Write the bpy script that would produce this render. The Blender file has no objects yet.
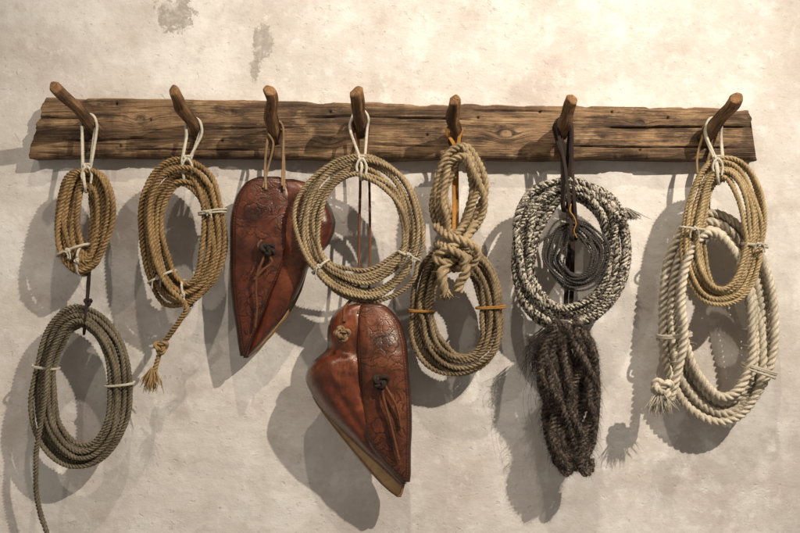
import bpy, math, random
import numpy as np
from mathutils import Vector

scene = bpy.context.scene
scene.view_settings.view_transform = 'Standard'
try: scene.view_settings.look = 'None'
except Exception: pass
scene.view_settings.exposure = 0

# ------------------------------------------------------------------ measures
S = 0.0025; D = 1.85; X0 = 0.125; ZC = 1.5
def W(px, py, d):
    k = (D - d) / D
    return np.array([X0 + ((px - 400) * S - X0) * k, -d, ZC + (266.5 - py) * S * k])
def Warr(px, py, d):
    k = (D - d) / D
    return np.stack([X0 + ((px - 400) * S - X0) * k, -d + 0 * px, ZC + (266.5 - py) * S * k], axis=-1)
def invW(P):
    d = -P[1]; k = (D - d) / D
    return ((P[0] - X0) / k + X0) / S + 400, 266.5 - (P[2] - ZC) / k / S, d

# ------------------------------------------------------------------ mesh utils
def join(parts):
    V = []; F = []; U = []; A = []; off = 0
    for v, f, u, a in parts:
        V.append(v); U.append(u); A.append(a)
        for q in f: F.append(q + off)
        off += len(v)
    return np.concatenate(V), F, np.concatenate(U), np.concatenate(A)

def make_obj(name, geo, mat, parent=None, smooth=True, origin=None):
    V, F, U, A = geo
    c = V.mean(axis=0) if origin is None else np.array(origin)
    me = bpy.data.meshes.new(name)
    Vl = (V - c).astype(np.float32)
    me.vertices.add(len(Vl)); me.vertices.foreach_set('co', Vl.ravel())
    idx = np.concatenate([q.ravel() for q in F]).astype(np.int32)
    sizes = np.concatenate([np.full(len(q), q.shape[1]) for q in F])
    starts = np.concatenate([[0], np.cumsum(sizes)[:-1]]).astype(np.int32)
    me.loops.add(len(idx)); me.loops.foreach_set('vertex_index', idx)
    me.polygons.add(len(sizes)); me.polygons.foreach_set('loop_start', starts)
    me.polygons.foreach_set('loop_total', sizes.astype(np.int32))
    me.update(calc_edges=True)
    if smooth: me.polygons.foreach_set('use_smooth', np.ones(len(sizes), dtype=bool))
    uvl = me.uv_layers.new(name='UVMap')
    uvl.data.foreach_set('uv', U[idx].astype(np.float32).ravel())
    at = me.attributes.new('mark', 'FLOAT', 'POINT')
    at.data.foreach_set('value', A.astype(np.float32))
    me.validate(); me.update()
    me.materials.append(mat)
    ob = bpy.data.objects.new(name, me)
    scene.collection.objects.link(ob)
    ob['_o'] = [float(x) for x in c]
    if parent is not None:
        ob.parent = parent
        po = np.array(list(parent['_o'])); ob.location = Vector(c - po)
    else:
        ob.location = Vector(c)
    return ob

def tag(ob, label, category, group=None):
    ob['label'] = label; ob['category'] = category
    if group: ob['group'] = group

def resample(P, ds, closed=False):
    P = np.asarray(P, float)
    if closed: P = np.vstack([P, P[:1]])
    L = np.concatenate([[0], np.cumsum(np.linalg.norm(np.diff(P, axis=0), axis=1))])
    n = max(4, int(L[-1] / ds))
    s = np.linspace(0, L[-1], n + 1)
    Q = np.stack([np.interp(s, L, P[:, i]) for i in range(3)], axis=1)
    return Q, s

def catmull(pts, n=14, closed=False):
    pts = [np.asarray(p, float) for p in pts]
    if closed: ext = [pts[-1]] + pts + [pts[0], pts[1]]
    else: ext = [2 * pts[0] - pts[1]] + pts + [2 * pts[-1] - pts[-2]]
    out = []
    for i in range(1, len(ext) - 2):
        p0, p1, p2, p3 = ext[i - 1:i + 3]
        for t in np.linspace(0, 1, n, endpoint=False):
            out.append(0.5 * ((2 * p1) + (-p0 + p2) * t + (2 * p0 - 5 * p1 + 4 * p2 - p3) * t * t + (-p0 + 3 * p1 - 3 * p2 + p3) * t ** 3))
    if not closed: out.append(ext[-2])
    return np.array(out)

PITCH = 4.2
def tube(P, R, lobes=3, pitch=None, seg=None, fuzz=0, rng=None, taper=None, closed=False, ds=None, phase=0.0, hand=1, fuzzlen=1.0, flat=1.0):
    """rope mesh: strand-lobed cross-section twisting along the path"""
    if rng is None: rng = np.random.default_rng(1)
    if ds is None: ds = R * 0.36 if lobes else R * 1.0
    Q, s = resample(P, ds, closed)
    n = len(Q)
    T = np.gradient(Q, axis=0)
    if n > 6:
        T[1:-1] = (T[:-2] + T[1:-1] * 2 + T[2:]) / 4
    T /= np.linalg.norm(T, axis=1)[:, None] + 1e-12
    N = np.zeros_like(Q)
    ref = np.array([0, 1.0, 0]) if abs(T[0][1]) < 0.8 else np.array([1.0, 0, 0])
    v = ref - T[0] * ref.dot(T[0]); v /= np.linalg.norm(v); N[0] = v
    for i in range(1, n):
        t = T[i]; v = v - t * (v[0] * t[0] + v[1] * t[1] + v[2] * t[2])
        v = v / math.sqrt(v[0] * v[0] + v[1] * v[1] + v[2] * v[2] + 1e-18); N[i] = v
    B = np.cross(T, N)
    if seg is None: seg = 6 * lobes if lobes else 8
    if pitch is None: pitch = R * PITCH
    th = np.linspace(0, 2 * np.pi, seg, endpoint=False)
    if lobes:
        w = 2 * np.pi / lobes
        al = (th + w / 2) % w - w / 2
        e = 0.94
        rr = e * np.cos(al) + np.sqrt(np.maximum(1 - (e * np.sin(al)) ** 2, 0.02)); rr /= (1 + e)
    else: rr = np.ones(seg)
    npitch = int(s[-1] / pitch) if closed else None
    tw = 2 * np.pi * s / pitch * hand + phase
    # the lay of a real rope is never perfectly regular
    tw = tw + 0.8 * np.sin(s / R * 0.11 + rng.uniform(0, 6)) + 0.4 * np.sin(s / R * 0.31 + rng.uniform(0, 6))
    if closed and lobes:
        tw = 2 * np.pi * s / s[-1] * max(1, npitch) * hand
    if not lobes: tw = tw * 0
    ang = th[None, :] + tw[:, None]
    rad = np.ones(n)
    if taper is not None: rad = np.interp(s / s[-1], taper[0], taper[1])
    lump = 1 + 0.035 * np.sin(s / R * 0.7 + rng.uniform(0, 6)) + 0.035 * np.sin(s / R * 0.23 + rng.uniform(0, 6)) + .035 * np.sin(s / R * 1.9 + rng.uniform(0, 6))
    RR = R * rad * lump
    V = Q[:, None, :] + (RR[:, None] * rr[None, :])[:, :, None] * (np.cos(ang)[:, :, None] * N[:, None, :] * flat + np.sin(ang)[:, :, None] * B[:, None, :])
    V = V.reshape(-1, 3)
    i = np.arange(n - 1)[:, None]; j = np.arange(seg)[None, :]; j2 = (j + 1) % seg
    F = np.stack([i * seg + j, i * seg + j2, (i + 1) * seg + j2, (i + 1) * seg + j], axis=-1).reshape(-1, 4)
    U = np.stack([np.repeat(s, seg) / (R * 2), np.tile(th / (2 * np.pi), n)], axis=-1)
    A = np.repeat(rng.uniform(0, 1) * np.ones(n), seg)
    faces = [F]
    if not closed:
        faces.append(np.arange(seg)[::-1][None, :]); faces.append((np.arange(seg) + (n - 1) * seg)[None, :])
    parts = [(V, faces, U, A)]
    if fuzz:
        m = int(fuzz * s[-1])
        if m > 0:
            k = rng.integers(2, n - 3, m); a = rng.uniform(0, 2 * np.pi, m)
            out = np.cos(a)[:, None] * N[k] + np.sin(a)[:, None] * B[k]
            base = Q[k] + out * (R * 0.8 * rad[k])[:, None]
            L = rng.uniform(0.35, 1.25, m)[:, None] * R * 1.5 * fuzzlen
            dirn = out * rng.uniform(0.25, 0.9, m)[:, None] + T[k] * rng.choice([-1, 1], m)[:, None] * rng.uniform(0.3, 1, m)[:, None] + rng.normal(0, 0.3, (m, 3))
            dirn /= np.linalg.norm(dirn, axis=1)[:, None]
            tip = base + dirn * L
            side = np.cross(dirn, out + 0.01); side /= np.linalg.norm(side, axis=1)[:, None] + 1e-9
            wd = 0.00028
            FV = np.stack([base - side * wd, base + side * wd, tip], axis=1).reshape(-1, 3)
            FF = np.arange(3 * m).reshape(-1, 3)
            parts.append((FV, [FF], np.repeat(rng.uniform(0, 1, (m, 2)), 3, axis=0), np.full(3 * m, 0.5)))
    return join(parts)

# ------------------------------------------------------------------ materials
def newmat(name):
    m = bpy.data.materials.new(name); m.use_nodes = True
    nt = m.node_tree; nt.nodes.clear()
    out = nt.nodes.new('ShaderNodeOutputMaterial'); b = nt.nodes.new('ShaderNodeBsdfPrincipled')
    nt.links.new(b.outputs[0], out.inputs[0])
    return m, nt, b
def node(nt, typ, **kw):
    n = nt.nodes.new(typ)
    for k, v in kw.items(): setattr(n, k, v)
    return n
def noise(nt, vec, scale, detail=4, rough=0.55, dist=0):
    n = node(nt, 'ShaderNodeTexNoise'); n.inputs['Scale'].default_value = scale
    n.inputs['Detail'].default_value = detail; n.inputs['Roughness'].default_value = rough; n.inputs['Distortion'].default_value = dist
    nt.links.new(vec, n.inputs['Vector']); return n.outputs['Fac']
def ramp(nt, fac, stops, interp='LINEAR'):
    r = node(nt, 'ShaderNodeValToRGB'); r.color_ramp.interpolation = interp
    el = r.color_ramp.elements
    while len(el) < len(stops): el.new(0.5)
    for e, (p, c) in zip(el, stops):
        e.position = p; e.color = (c, c, c, 1) if isinstance(c, (int, float)) else (*c, 1)
    nt.links.new(fac, r.inputs[0]); return r.outputs[0]
def mix(nt, fac, a, b, mode='MIX'):
    m = node(nt, 'ShaderNodeMix', data_type='RGBA', blend_type=mode)
    for sock, val in ((m.inputs[0], fac), (m.inputs[6], a), (m.inputs[7], b)):
        if isinstance(val, (int, float)): sock.default_value = val
        elif isinstance(val, tuple): sock.default_value = (*val, 1)
        else: nt.links.new(val, sock)
    return m.outputs[2]
def mapping(nt, vec, scale=(1, 1, 1), loc=(0, 0, 0)):
    m = node(nt, 'ShaderNodeMapping'); m.inputs['Scale'].default_value = scale; m.inputs['Location'].default_value = loc
    nt.links.new(vec, m.inputs[0]); return m.outputs[0]
def math_(nt, op, a, b=None, c=None):
    m = node(nt, 'ShaderNodeMath', operation=op)
    for i, v in enumerate((a, b, c)):
        if v is None: continue
        if isinstance(v, (int, float)): m.inputs[i].default_value = v
        else: nt.links.new(v, m.inputs[i])
    return m.outputs[0]
def bump(nt, bsdf, h, strength=0.5, dist=0.002, prev=None):
    b = node(nt, 'ShaderNodeBump'); b.inputs['Strength'].default_value = strength; b.inputs['Distance'].default_value = dist
    nt.links.new(h, b.inputs['Height'])
    if prev is not None: nt.links.new(prev, b.inputs['Normal'])
    nt.links.new(b.outputs[0], bsdf.inputs['Normal']); return b.outputs[0]

def rope_mat(name, light, dark, lobes=3, alt=None, stain=0.4, altw=0.5, tintk=.55, wobt=(.56, .60), wobs=110):
    m, nt, b = newmat(name)
    tc = node(nt, 'ShaderNodeTexCoord'); uv = tc.outputs['UV']; ob = tc.outputs['Object']
    fib = noise(nt, mapping(nt, uv, (2.2, 60, 1)), 1.0, 3, 0.6)
    big = noise(nt, ob, 14, 3, 0.6)
    fine = noise(nt, ob, 260, 3, 0.7)
    along = noise(nt, mapping(nt, uv, (.10, 0, 0)), 1.0, 3, 0.7)
    strand = noise(nt, mapping(nt, uv, (.5, 4, 1)), 1.0, 2, 0.6)
    col = mix(nt, ramp(nt, fib, [(0.3, 0.0), (0.7, 1.0)]), dark, light)
    tint = tuple(min(1, c * tintk) for c in dark)
    col = mix(nt, math_(nt, 'MULTIPLY', ramp(nt, big, [(0.42, 0.0), (0.68, 1.0)]), stain), col, tint)
    col = mix(nt, math_(nt, 'MULTIPLY', ramp(nt, along, [(0.50, 0.0), (0.72, 1.0)]), stain * .9), col, dark)
    col = mix(nt, math_(nt, 'MULTIPLY', ramp(nt, strand, [(0.30, 1.0), (0.48, 0.0)]), stain * .8), col, dark)
    col = mix(nt, math_(nt, 'MULTIPLY', ramp(nt, fine, [(0.48, 0.0), (0.7, 1.0)]), 0.40), col, tint)
    if alt is not None:
        sep = node(nt, 'ShaderNodeSeparateXYZ'); nt.links.new(uv, sep.inputs[0])
        v = math_(nt, 'MULTIPLY', sep.outputs[1], lobes)
        v = math_(nt, 'ADD', v, 0.5)
        sn = math_(nt, 'FRACT', math_(nt, 'MULTIPLY', math_(nt, 'FLOOR', v), 0.5))
        sn = math_(nt, 'GREATER_THAN', sn, 0.25)
        wob = ramp(nt, noise(nt, ob, wobs, 2, 0.6), [(wobt[0], 0.0), (wobt[1], 1.0)])
        sn2 = math_(nt, 'MAXIMUM', math_(nt, 'SUBTRACT', sn, wob), math_(nt, 'SUBTRACT', math_(nt, 'MULTIPLY', wob, altw), sn))
        sn2 = math_(nt, 'MAXIMUM', sn2, 0.0)
        col = mix(nt, sn2, col, alt)
    nt.links.new(col, b.inputs['Base Color'])
    b.inputs['Roughness'].default_value = 0.85
    b.inputs['Specular IOR Level'].default_value = 0.25
    bump(nt, b, fib, 0.8, 0.0018)
    return m

M_TAN = rope_mat('tan_rope', (0.60, 0.46, 0.27), (0.25, 0.165, 0.085), stain=.6)
M_BROWN = rope_mat('brown_sisal_rope', (0.53, 0.35, 0.16), (0.19, 0.108, 0.044), stain=.6)
M_GOLD = rope_mat('golden_rope', (0.60, 0.42, 0.20), (0.30, 0.18, 0.07), stain=0.3)
M_PALE = rope_mat('pale_straw_rope', (0.70, 0.54, 0.305), (0.35, 0.235, 0.11), stain=0.5)
M_OLIVE = rope_mat('grey_olive_rope', (0.32, 0.262, 0.175), (0.095, 0.074, 0.045), stain=.55)
M_FAWN = rope_mat('fawn_rope', (0.45, 0.335, 0.195), (0.15, 0.098, 0.053), stain=.6)
M_CREAM = rope_mat('cream_cotton_rope', (0.80, 0.72, 0.575), (0.47, 0.38, 0.265), stain=0.4)
M_SPECK = rope_mat('speckled_hair_rope', (0.72, 0.65, 0.52), (0.43, 0.36, 0.27), lobes=4, alt=(0.034, 0.026, 0.021), stain=0.3, altw=1.0, wobt=(.50, .54), wobs=105)
M_WIRE = rope_mat('dark_thin_rope', (0.17, 0.15, 0.13), (0.034, 0.030, 0.026))
M_HAIR = rope_mat('dark_horsehair', (0.27, 0.205, 0.155), (0.060, 0.043, 0.033), stain=0.4, lobes=3, alt=(0.018, 0.013, 0.011), altw=.9, wobt=(.47, .53), wobs=100)
M_WISP = rope_mat('black_hair_wisps', (0.07, 0.05, 0.037), (0.018, 0.013, 0.010), stain=0.3)
M_WHITE = rope_mat('white_cord', (0.76, 0.69, 0.56), (0.48, 0.41, 0.30), stain=0.3)
M_ORANGE = rope_mat('orange_twine', (0.60, 0.29, 0.07), (0.34, 0.15, 0.03), stain=0.3)
M_LACE = rope_mat('brown_leather_lace', (0.26, 0.11, 0.05), (0.10, 0.038, 0.02))
M_DLACE = rope_mat('dark_leather_strap', (0.055, 0.034, 0.024), (0.02, 0.013, 0.011))
M_RAW = rope_mat('rawhide_cord', (0.42, 0.27, 0.15), (0.18, 0.10, 0.05))

def leather(name, c1, c2, c3, hi, r0=.24, r1=.42, coat=.35):
    m, nt, b = newmat(name)
    tc = node(nt, 'ShaderNodeTexCoord'); ob = tc.outputs['Object']
    at = node(nt, 'ShaderNodeAttribute'); at.attribute_name = 'mark'
    n1 = noise(nt, ob, 11, 5, 0.6, 0.4)
    n4 = noise(nt, mapping(nt, ob, (1, 1, 1), (3, 2, 5)), 14, 5, 0.65, 0.5)
    n2 = noise(nt, ob, 60, 5, 0.7)
    n3 = noise(nt, mapping(nt, ob, (60, 60, 9)), 1.0, 5, 0.7, .8)
    scuff = noise(nt, mapping(nt, ob, (30, 30, 90)), 1.0, 6, 0.75, 1.0)
    col = mix(nt, ramp(nt, n1, [(0.38, 0.0), (0.60, 1.0)]), c1, c2)
    col = mix(nt, ramp(nt, n4, [(0.48, 0.0), (0.68, 0.7)]), col, hi)  # orange-brown highlights painted into the colour in noise patches
    col = mix(nt, math_(nt, 'MULTIPLY', ramp(nt, n2, [(0.48, 0.0), (0.70, 1.0)]), 0.5), col, c3)
    col = mix(nt, math_(nt, 'MULTIPLY', ramp(nt, n3, [(0.56, 0.0), (0.70, 1.0)]), 0.45), col, c3)
    col = mix(nt, ramp(nt, scuff, [(0.62, 0.0), (0.74, 0.5)]), col, hi)
    f = at.outputs['Fac']
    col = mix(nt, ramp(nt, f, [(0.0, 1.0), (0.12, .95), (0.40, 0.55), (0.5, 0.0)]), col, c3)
    col = mix(nt, ramp(nt, f, [(0.58, 0.0), (0.9, 0.4)]), col, hi)  # raised tooling also takes the painted highlight colour
    nt.links.new(col, b.inputs['Base Color'])
    rg = ramp(nt, n2, [(0.35, r0), (0.68, r1)])
    rg = mix(nt, ramp(nt, scuff, [(0.55, 0.0), (0.7, 0.6)]), rg, (.6, .6, .6))
    nt.links.new(rg, b.inputs['Roughness'])
    b.inputs['Specular IOR Level'].default_value = 0.5
    b.inputs['Specular Tint'].default_value = (1, .85, .7, 1)
    b.inputs['Coat Weight'].default_value = coat; b.inputs['Coat Roughness'].default_value = .28
    vo = node(nt, 'ShaderNodeTexVoronoi'); vo.inputs['Scale'].default_value = 330; nt.links.new(ob, vo.inputs['Vector'])
    p = bump(nt, b, vo.outputs['Distance'], 0.14, 0.0009)
    p = bump(nt, b, n2, 0.35, 0.0022, p)
    p = bump(nt, b, noise(nt, ob, 24, 4, .55), 0.3, 0.008, p)
    bump(nt, b, n3, 0.25, 0.001, p)
    return m
M_LEA1 = leather('dark_oxblood_leather', (0.038, 0.010, 0.006), (0.098, 0.021, 0.011), (0.010, 0.004, 0.003), (0.18, 0.052, 0.022), .34, .50, .15)
M_LEA1B = leather('smooth_oxblood_leather', (0.050, 0.011, 0.006), (0.115, 0.023, 0.010), (0.012, 0.004, 0.003), (0.20, 0.056, 0.021), .26, .42, .35)
M_LEA2 = leather('chestnut_leather', (0.064, 0.013, 0.006), (0.155, 0.033, 0.012), (0.018, 0.006, 0.004), (0.30, 0.095, 0.031), .24, .40, .4)
M_LEA3 = leather('brown_tooled_leather', (0.050, 0.013, 0.007), (0.130, 0.032, 0.014), (0.012, 0.005, 0.003), (0.23, 0.077, 0.032), .34, .50, .15)
M_TANL = leather('raw_tan_leather', (0.38, 0.22, 0.10), (0.52, 0.33, 0.16), (0.16, 0.08, 0.035), (.56, .37, .19), .5, .6, 0)

def wall_mat():
    m, nt, b = newmat('whitewashed_plaster')
    g = node(nt, 'ShaderNodeNewGeometry'); P = g.outputs['Position']
    big = noise(nt, P, 1.6, 6, 0.6, 0.2)
    mid = noise(nt, P, 4.8, 8, 0.66, 0.0)
    fine = noise(nt, P, 60, 6, 0.74)
    col = mix(nt, ramp(nt, big, [(0.34, 0.0), (0.62, 1.0)]), (0.58, 0.515, 0.455), (0.665, 0.61, 0.553))
    col = mix(nt, ramp(nt, mid, [(0.50, 0.0), (0.59, 0.75)]), col, (0.75, 0.705, 0.65))
    col = mix(nt, ramp(nt, mid, [(0.36, 0.65), (0.46, 0.0)]), col, (0.50, 0.43, 0.37))
    sep = node(nt, 'ShaderNodeSeparateXYZ'); nt.links.new(P, sep.inputs[0])
    low = math_(nt, 'ADD', sep.outputs[2], math_(nt, 'MULTIPLY', mid, 0.5))
    col = mix(nt, ramp(nt, math_(nt, 'SUBTRACT', low, 0.85), [(0.18, 0.2), (0.6, 0.0)]), col, (0.58, 0.51, 0.47))
    for (px, py, rx, rz) in ((175, 14, 0.050, 0.046), (262, 42, 0.026, 0.055), (255, 70, 0.013, 0.03)):
        c = W(px, py, 0)
        mp = node(nt, 'ShaderNodeMapping', vector_type='POINT')
        mp.inputs['Location'].default_value = (-c[0] / rx, 0, -c[2] / rz)
        mp.inputs['Scale'].default_value = (1 / rx, 0, 1 / rz)
        nt.links.new(P, mp.inputs[0])
        ln = node(nt, 'ShaderNodeVectorMath', operation='LENGTH'); nt.links.new(mp.outputs[0], ln.inputs[0])
        q = math_(nt, 'ADD', ln.outputs['Value'], math_(nt, 'MULTIPLY', math_(nt, 'SUBTRACT', noise(nt, P, 38, 8, 0.78), 0.5), 4.0))
        f = ramp(nt, q, [(0.84, 0.9), (0.98, 0.0)])
        f = math_(nt, 'MULTIPLY', f, ramp(nt, noise(nt, P, 70, 5, .7), [(.35, .6), (.55, 1.0)]))
        col = mix(nt, f, col, (0.34, 0.30, 0.25))
    spn = noise(nt, P, 17, 8, 0.74)
    col = mix(nt, ramp(nt, spn, [(0.55, 0.0), (0.68, 0.5)]), col, (0.50, 0.43, 0.37))
    col = mix(nt, ramp(nt, spn, [(0.36, 0.6), (0.46, 0.0)]), col, (0.78, 0.735, 0.68))
    col = mix(nt, ramp(nt, fine, [(0.56, 0.0), (0.68, 0.5)]), col, (0.49, 0.42, 0.36))
    ch = noise(nt, P, 10, 9, 0.80)
    chf = ramp(nt, ch, [(0.650, 0.0), (0.67, 0.55)])
    col = mix(nt, chf, col, (0.43, 0.37, 0.31))
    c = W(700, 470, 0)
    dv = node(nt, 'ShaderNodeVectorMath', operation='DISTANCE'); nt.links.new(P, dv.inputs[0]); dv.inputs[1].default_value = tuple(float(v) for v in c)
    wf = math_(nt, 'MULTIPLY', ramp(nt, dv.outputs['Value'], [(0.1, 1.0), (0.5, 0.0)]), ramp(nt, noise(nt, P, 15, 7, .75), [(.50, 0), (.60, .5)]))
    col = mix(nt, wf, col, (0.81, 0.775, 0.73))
    nt.links.new(col, b.inputs['Base Color'])
    b.inputs['Roughness'].default_value = 0.9; b.inputs['Specular IOR Level'].default_value = 0.1
    p = bump(nt, b, noise(nt, P, 5, 3, 0.5), 0.40, 0.022)
    p = bump(nt, b, noise(nt, mapping(nt, P, (11, 1, 19)), 1.0, 6, 0.6), 0.34, 0.009, p)
    p = bump(nt, b, fine, 0.32, 0.003, p)
    p = bump(nt, b, noise(nt, P, 190, 4, .7), 0.35, 0.0011, p)
    p = bump(nt, b, ramp(nt, noise(nt, P, 60, 2, .5), [(.65, 1.0), (.73, 0.0)]), 0.45, 0.0015, p)
    bump(nt, b, math_(nt, 'MULTIPLY', chf, -1.0), 0.55, 0.0015, p)
    return m

def wood_mat(name, c_l, c_m, c_d, c_g, vs=60, vein=.8, bs=.9):
    m, nt, b = newmat(name)
    tc = node(nt, 'ShaderNodeTexCoord'); uv = tc.outputs['UV']; ob = tc.outputs['Object']
    g1 = noise(nt, mapping(nt, uv, (3.2, vs, 1)), 1.0, 6, 0.72, 0.5)
    g2 = noise(nt, mapping(nt, uv, (9.0, vs * 5.5, 1)), 1.0, 4, 0.7)
    g3 = noise(nt, mapping(nt, uv, (1.6, vs * .35, 1)), 1.0, 4, 0.6, .6)
    patch = noise(nt, mapping(nt, ob, (4.5, 9, 9)), 1.0, 8, 0.70)
    patch2 = noise(nt, mapping(nt, ob, (9, 9, 20)), 1.3, 7, 0.70)
    saw = noise(nt, mapping(nt, ob, (210, 9, 6)), 1.0, 3, 0.6, .4)
    col = mix(nt, ramp(nt, g1, [(0.39, 0.0), (0.60, 1.0)]), c_d, c_m)
    col = mix(nt, ramp(nt, patch, [(0.48, 0.0), (0.57, 0.8)]), col, c_l)
    col = mix(nt, ramp(nt, patch, [(0.38, 0.92), (0.46, 0.0)]), col, c_d)
    col = mix(nt, ramp(nt, patch2, [(0.55, 0.0), (0.65, 0.7)]), col, c_g)
    col = mix(nt, ramp(nt, g3, [(0.38, vein), (0.50, 0.0)]), col, c_d)
    col = mix(nt, ramp(nt, g2, [(0.40, 0.85), (0.52, 0.0)]), col, tuple(c * 0.5 for c in c_d))
    at = node(nt, 'ShaderNodeAttribute'); at.attribute_name = 'mark'
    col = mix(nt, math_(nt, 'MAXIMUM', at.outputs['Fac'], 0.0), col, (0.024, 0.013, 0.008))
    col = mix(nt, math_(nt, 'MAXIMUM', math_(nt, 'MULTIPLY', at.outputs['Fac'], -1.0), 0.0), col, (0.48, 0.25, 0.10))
    nt.links.new(col, b.inputs['Base Color'])
    b.inputs['Roughness'].default_value = 0.68; b.inputs['Specular IOR Level'].default_value = 0.3
    p = bump(nt, b, g1, bs, 0.006)
    p = bump(nt, b, patch2, 0.5, 0.006, p)
    p = bump(nt, b, saw, 0.4, 0.0018, p)
    bump(nt, b, g2, 0.9, 0.002, p)
    return m
M_BOARD = wood_mat('weathered_plank', (0.33, 0.197, 0.098), (0.200, 0.114, 0.056), (0.058, 0.032, 0.017), (0.45, 0.290, 0.150), vein=.6)
M_PEG = wood_mat('peg_wood', (0.29, 0.152, 0.066), (0.18, 0.093, 0.042), (0.05, 0.025, 0.013), (0.40, 0.23, 0.105), 110)

# ------------------------------------------------------------------ wall
def fbm(x, z, seed, base=1.0, octs=4):
    r = np.random.default_rng(seed); h = 0 * x
    for o in range(octs):
        for k in range(5):
            a = r.uniform(0, 2 * np.pi); f = base * 2 ** o * r.uniform(0.7, 1.4)
            h = h + np.sin((x * np.cos(a) + z * np.sin(a)) * f + r.uniform(0, 6.28)) / (2 ** o) / 5
    return h
def grid(nx, nz):
    i = np.arange(nz - 1)[:, None]; j = np.arange(nx - 1)[None, :]
    return np.stack([i * nx + j, i * nx + j + 1, (i + 1) * nx + j + 1, (i + 1) * nx + j], -1).reshape(-1, 4)
nx, nz = 420, 300
X, Z = np.meshgrid(np.linspace(-2.1, 2.1, nx), np.linspace(0.2, 3.0, nz))
Y = -(fbm(X, Z, 3, 6, 3) * 0.006 + np.maximum(fbm(X, Z, 5, 14, 3), 0) * 0.003) + 0.004
V = np.stack([X, Y, Z], -1).reshape(-1, 3)
bx = np.array([[-2.1, .25, .2], [2.1, .25, .2], [2.1, .25, 3.0], [-2.1, .25, 3.0]])
nV = len(V)
V2 = np.concatenate([V, bx])
faces = [grid(nx, nz), np.array([[nV + 3, nV + 2, nV + 1, nV]])]
top = np.concatenate([np.arange((nz - 1) * nx, nz * nx), [nV + 2, nV + 3]])[None, :]
bot = np.concatenate([np.arange(0, nx)[::-1], [nV, nV + 1]])[None, :]
lef = np.concatenate([np.arange(0, nz * nx, nx), [nV + 3, nV]])[None, :]
rig = np.concatenate([np.arange(nx - 1, nz * nx, nx)[::-1], [nV + 1, nV + 2]])[None, :]
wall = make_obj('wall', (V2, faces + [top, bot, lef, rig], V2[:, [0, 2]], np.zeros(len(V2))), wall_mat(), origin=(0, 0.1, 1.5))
tag(wall, 'uneven whitewashed plaster wall with worn grey patches', 'wall')

# ------------------------------------------------------------------ rack
rack = bpy.data.objects.new('peg_rack', None); scene.collection.objects.link(rack)
ro = W(400, 130, 0.02); rack.location = Vector(ro); rack['_o'] = [float(v) for v in ro]
tag(rack, 'rough weathered brown plank with seven wooden pegs', 'peg rack')

nb, nf = 800, 60
u = np.linspace(0, 1, nb)
Tk = 0.040
kT = (D - Tk) / D
def wx(px): return X0 + ((px - 400) * S - X0) * kT
def wz(py): return ZC + (266.5 - py) * S * kT
xt = wx(45 + u * (749 - 45)); xb = wx(28 + u * (756 - 28))
zt = wz(97 + u * 11) + 0.0026 * fbm(u * 34, 0 * u, 4, 1, 6); zb = wz(157.5 + u * 2.5) + 0.0040 * fbm(u * 26, 0 * u, 6, 1, 6)
zt -= 0.006 * np.exp(-((u - 0.985) / 0.02) ** 2)
tt = np.linspace(0, 1, nf)
XX = xb[:, None] * (1 - tt) + xt[:, None] * tt
ZZ = zb[:, None] * (1 - tt) + zt[:, None] * tt
edge = np.minimum(tt, 1 - tt)[None, :] * 0.137
yy = Tk - 0.006 * np.exp(-edge / 0.004) + 0.0015 * fbm(XX * 8, ZZ * 40, 2, 1, 3) + 0.0015 * fbm(XX * 30, ZZ * 70, 12, 1, 3)
mk = np.zeros_like(XX)
def W2(px, py): return wx(px), wz(py)
GZ = ZZ + 0.006 * fbm(XX * 5, ZZ * 12, 31, 1, 3)
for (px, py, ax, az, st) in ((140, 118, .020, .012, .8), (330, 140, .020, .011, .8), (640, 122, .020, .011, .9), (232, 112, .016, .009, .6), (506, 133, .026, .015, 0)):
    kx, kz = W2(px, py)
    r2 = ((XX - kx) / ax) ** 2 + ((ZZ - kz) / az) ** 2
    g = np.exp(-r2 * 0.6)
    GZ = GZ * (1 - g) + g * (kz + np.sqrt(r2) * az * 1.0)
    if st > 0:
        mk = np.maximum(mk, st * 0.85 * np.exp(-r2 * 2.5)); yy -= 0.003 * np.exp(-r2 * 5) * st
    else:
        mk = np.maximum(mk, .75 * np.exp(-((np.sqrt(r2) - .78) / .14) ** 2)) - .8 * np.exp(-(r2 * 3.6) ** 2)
for (x1, x2, pyc, seed, w, dep) in ((300, 470, 118, 1, .0012, .009), (60, 150, 138, 2, .0012, .008), (560, 740, 147, 3, .0012, .008), (600, 752, 128, 6, .0016, .011), (30, 90, 118, 7, .0013, .008), (210, 300, 128, 10, .001, .007), (370, 440, 146, 12, .0010, .006), (130, 260, 150, 14, .0010, .006), (470, 560, 112, 15, .0010, .006)):
    zc = wz(pyc) + 0.006 * fbm(XX * 9, 0 * XX, seed, 1, 5)
    mask = np.clip((XX - wx(x1)) / 0.04, 0, 1) * np.clip((wx(x2) - XX) / 0.04, 0, 1)
    g = np.exp(-((ZZ - zc) / (w * 1.3)) ** 2) * mask
    yy -= dep * g; mk = np.maximum(mk, 0.95 * g)
for (px, py) in ((116, 104), (120, 146), (330, 112), (427, 135), (640, 150), (668, 118), (222, 141), (540, 112), (150, 120), (88, 150), (478, 118), (612, 112)):
    kx, kz = W2(px, py)
    g = np.exp(-(((XX - kx) ** 2 + (ZZ - kz) ** 2) / 0.003 ** 2))
    yy -= 0.007 * g; mk = np.maximum(mk, g)
chip = np.clip(fbm(u * 60, 0 * u, 55, 1, 5) - .08, 0, 1)[:, None] * np.exp(-(tt[None, :] * .137) / .009)
yy -= 0.035 * chip; mk = np.maximum(mk, np.clip(chip * 2.0, 0, .8))
chip2 = np.clip(fbm(u * 70, 0 * u, 56, 1, 5) - .15, 0, 1)[:, None] * np.exp(-((1 - tt[None, :]) * .137) / .006)
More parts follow.
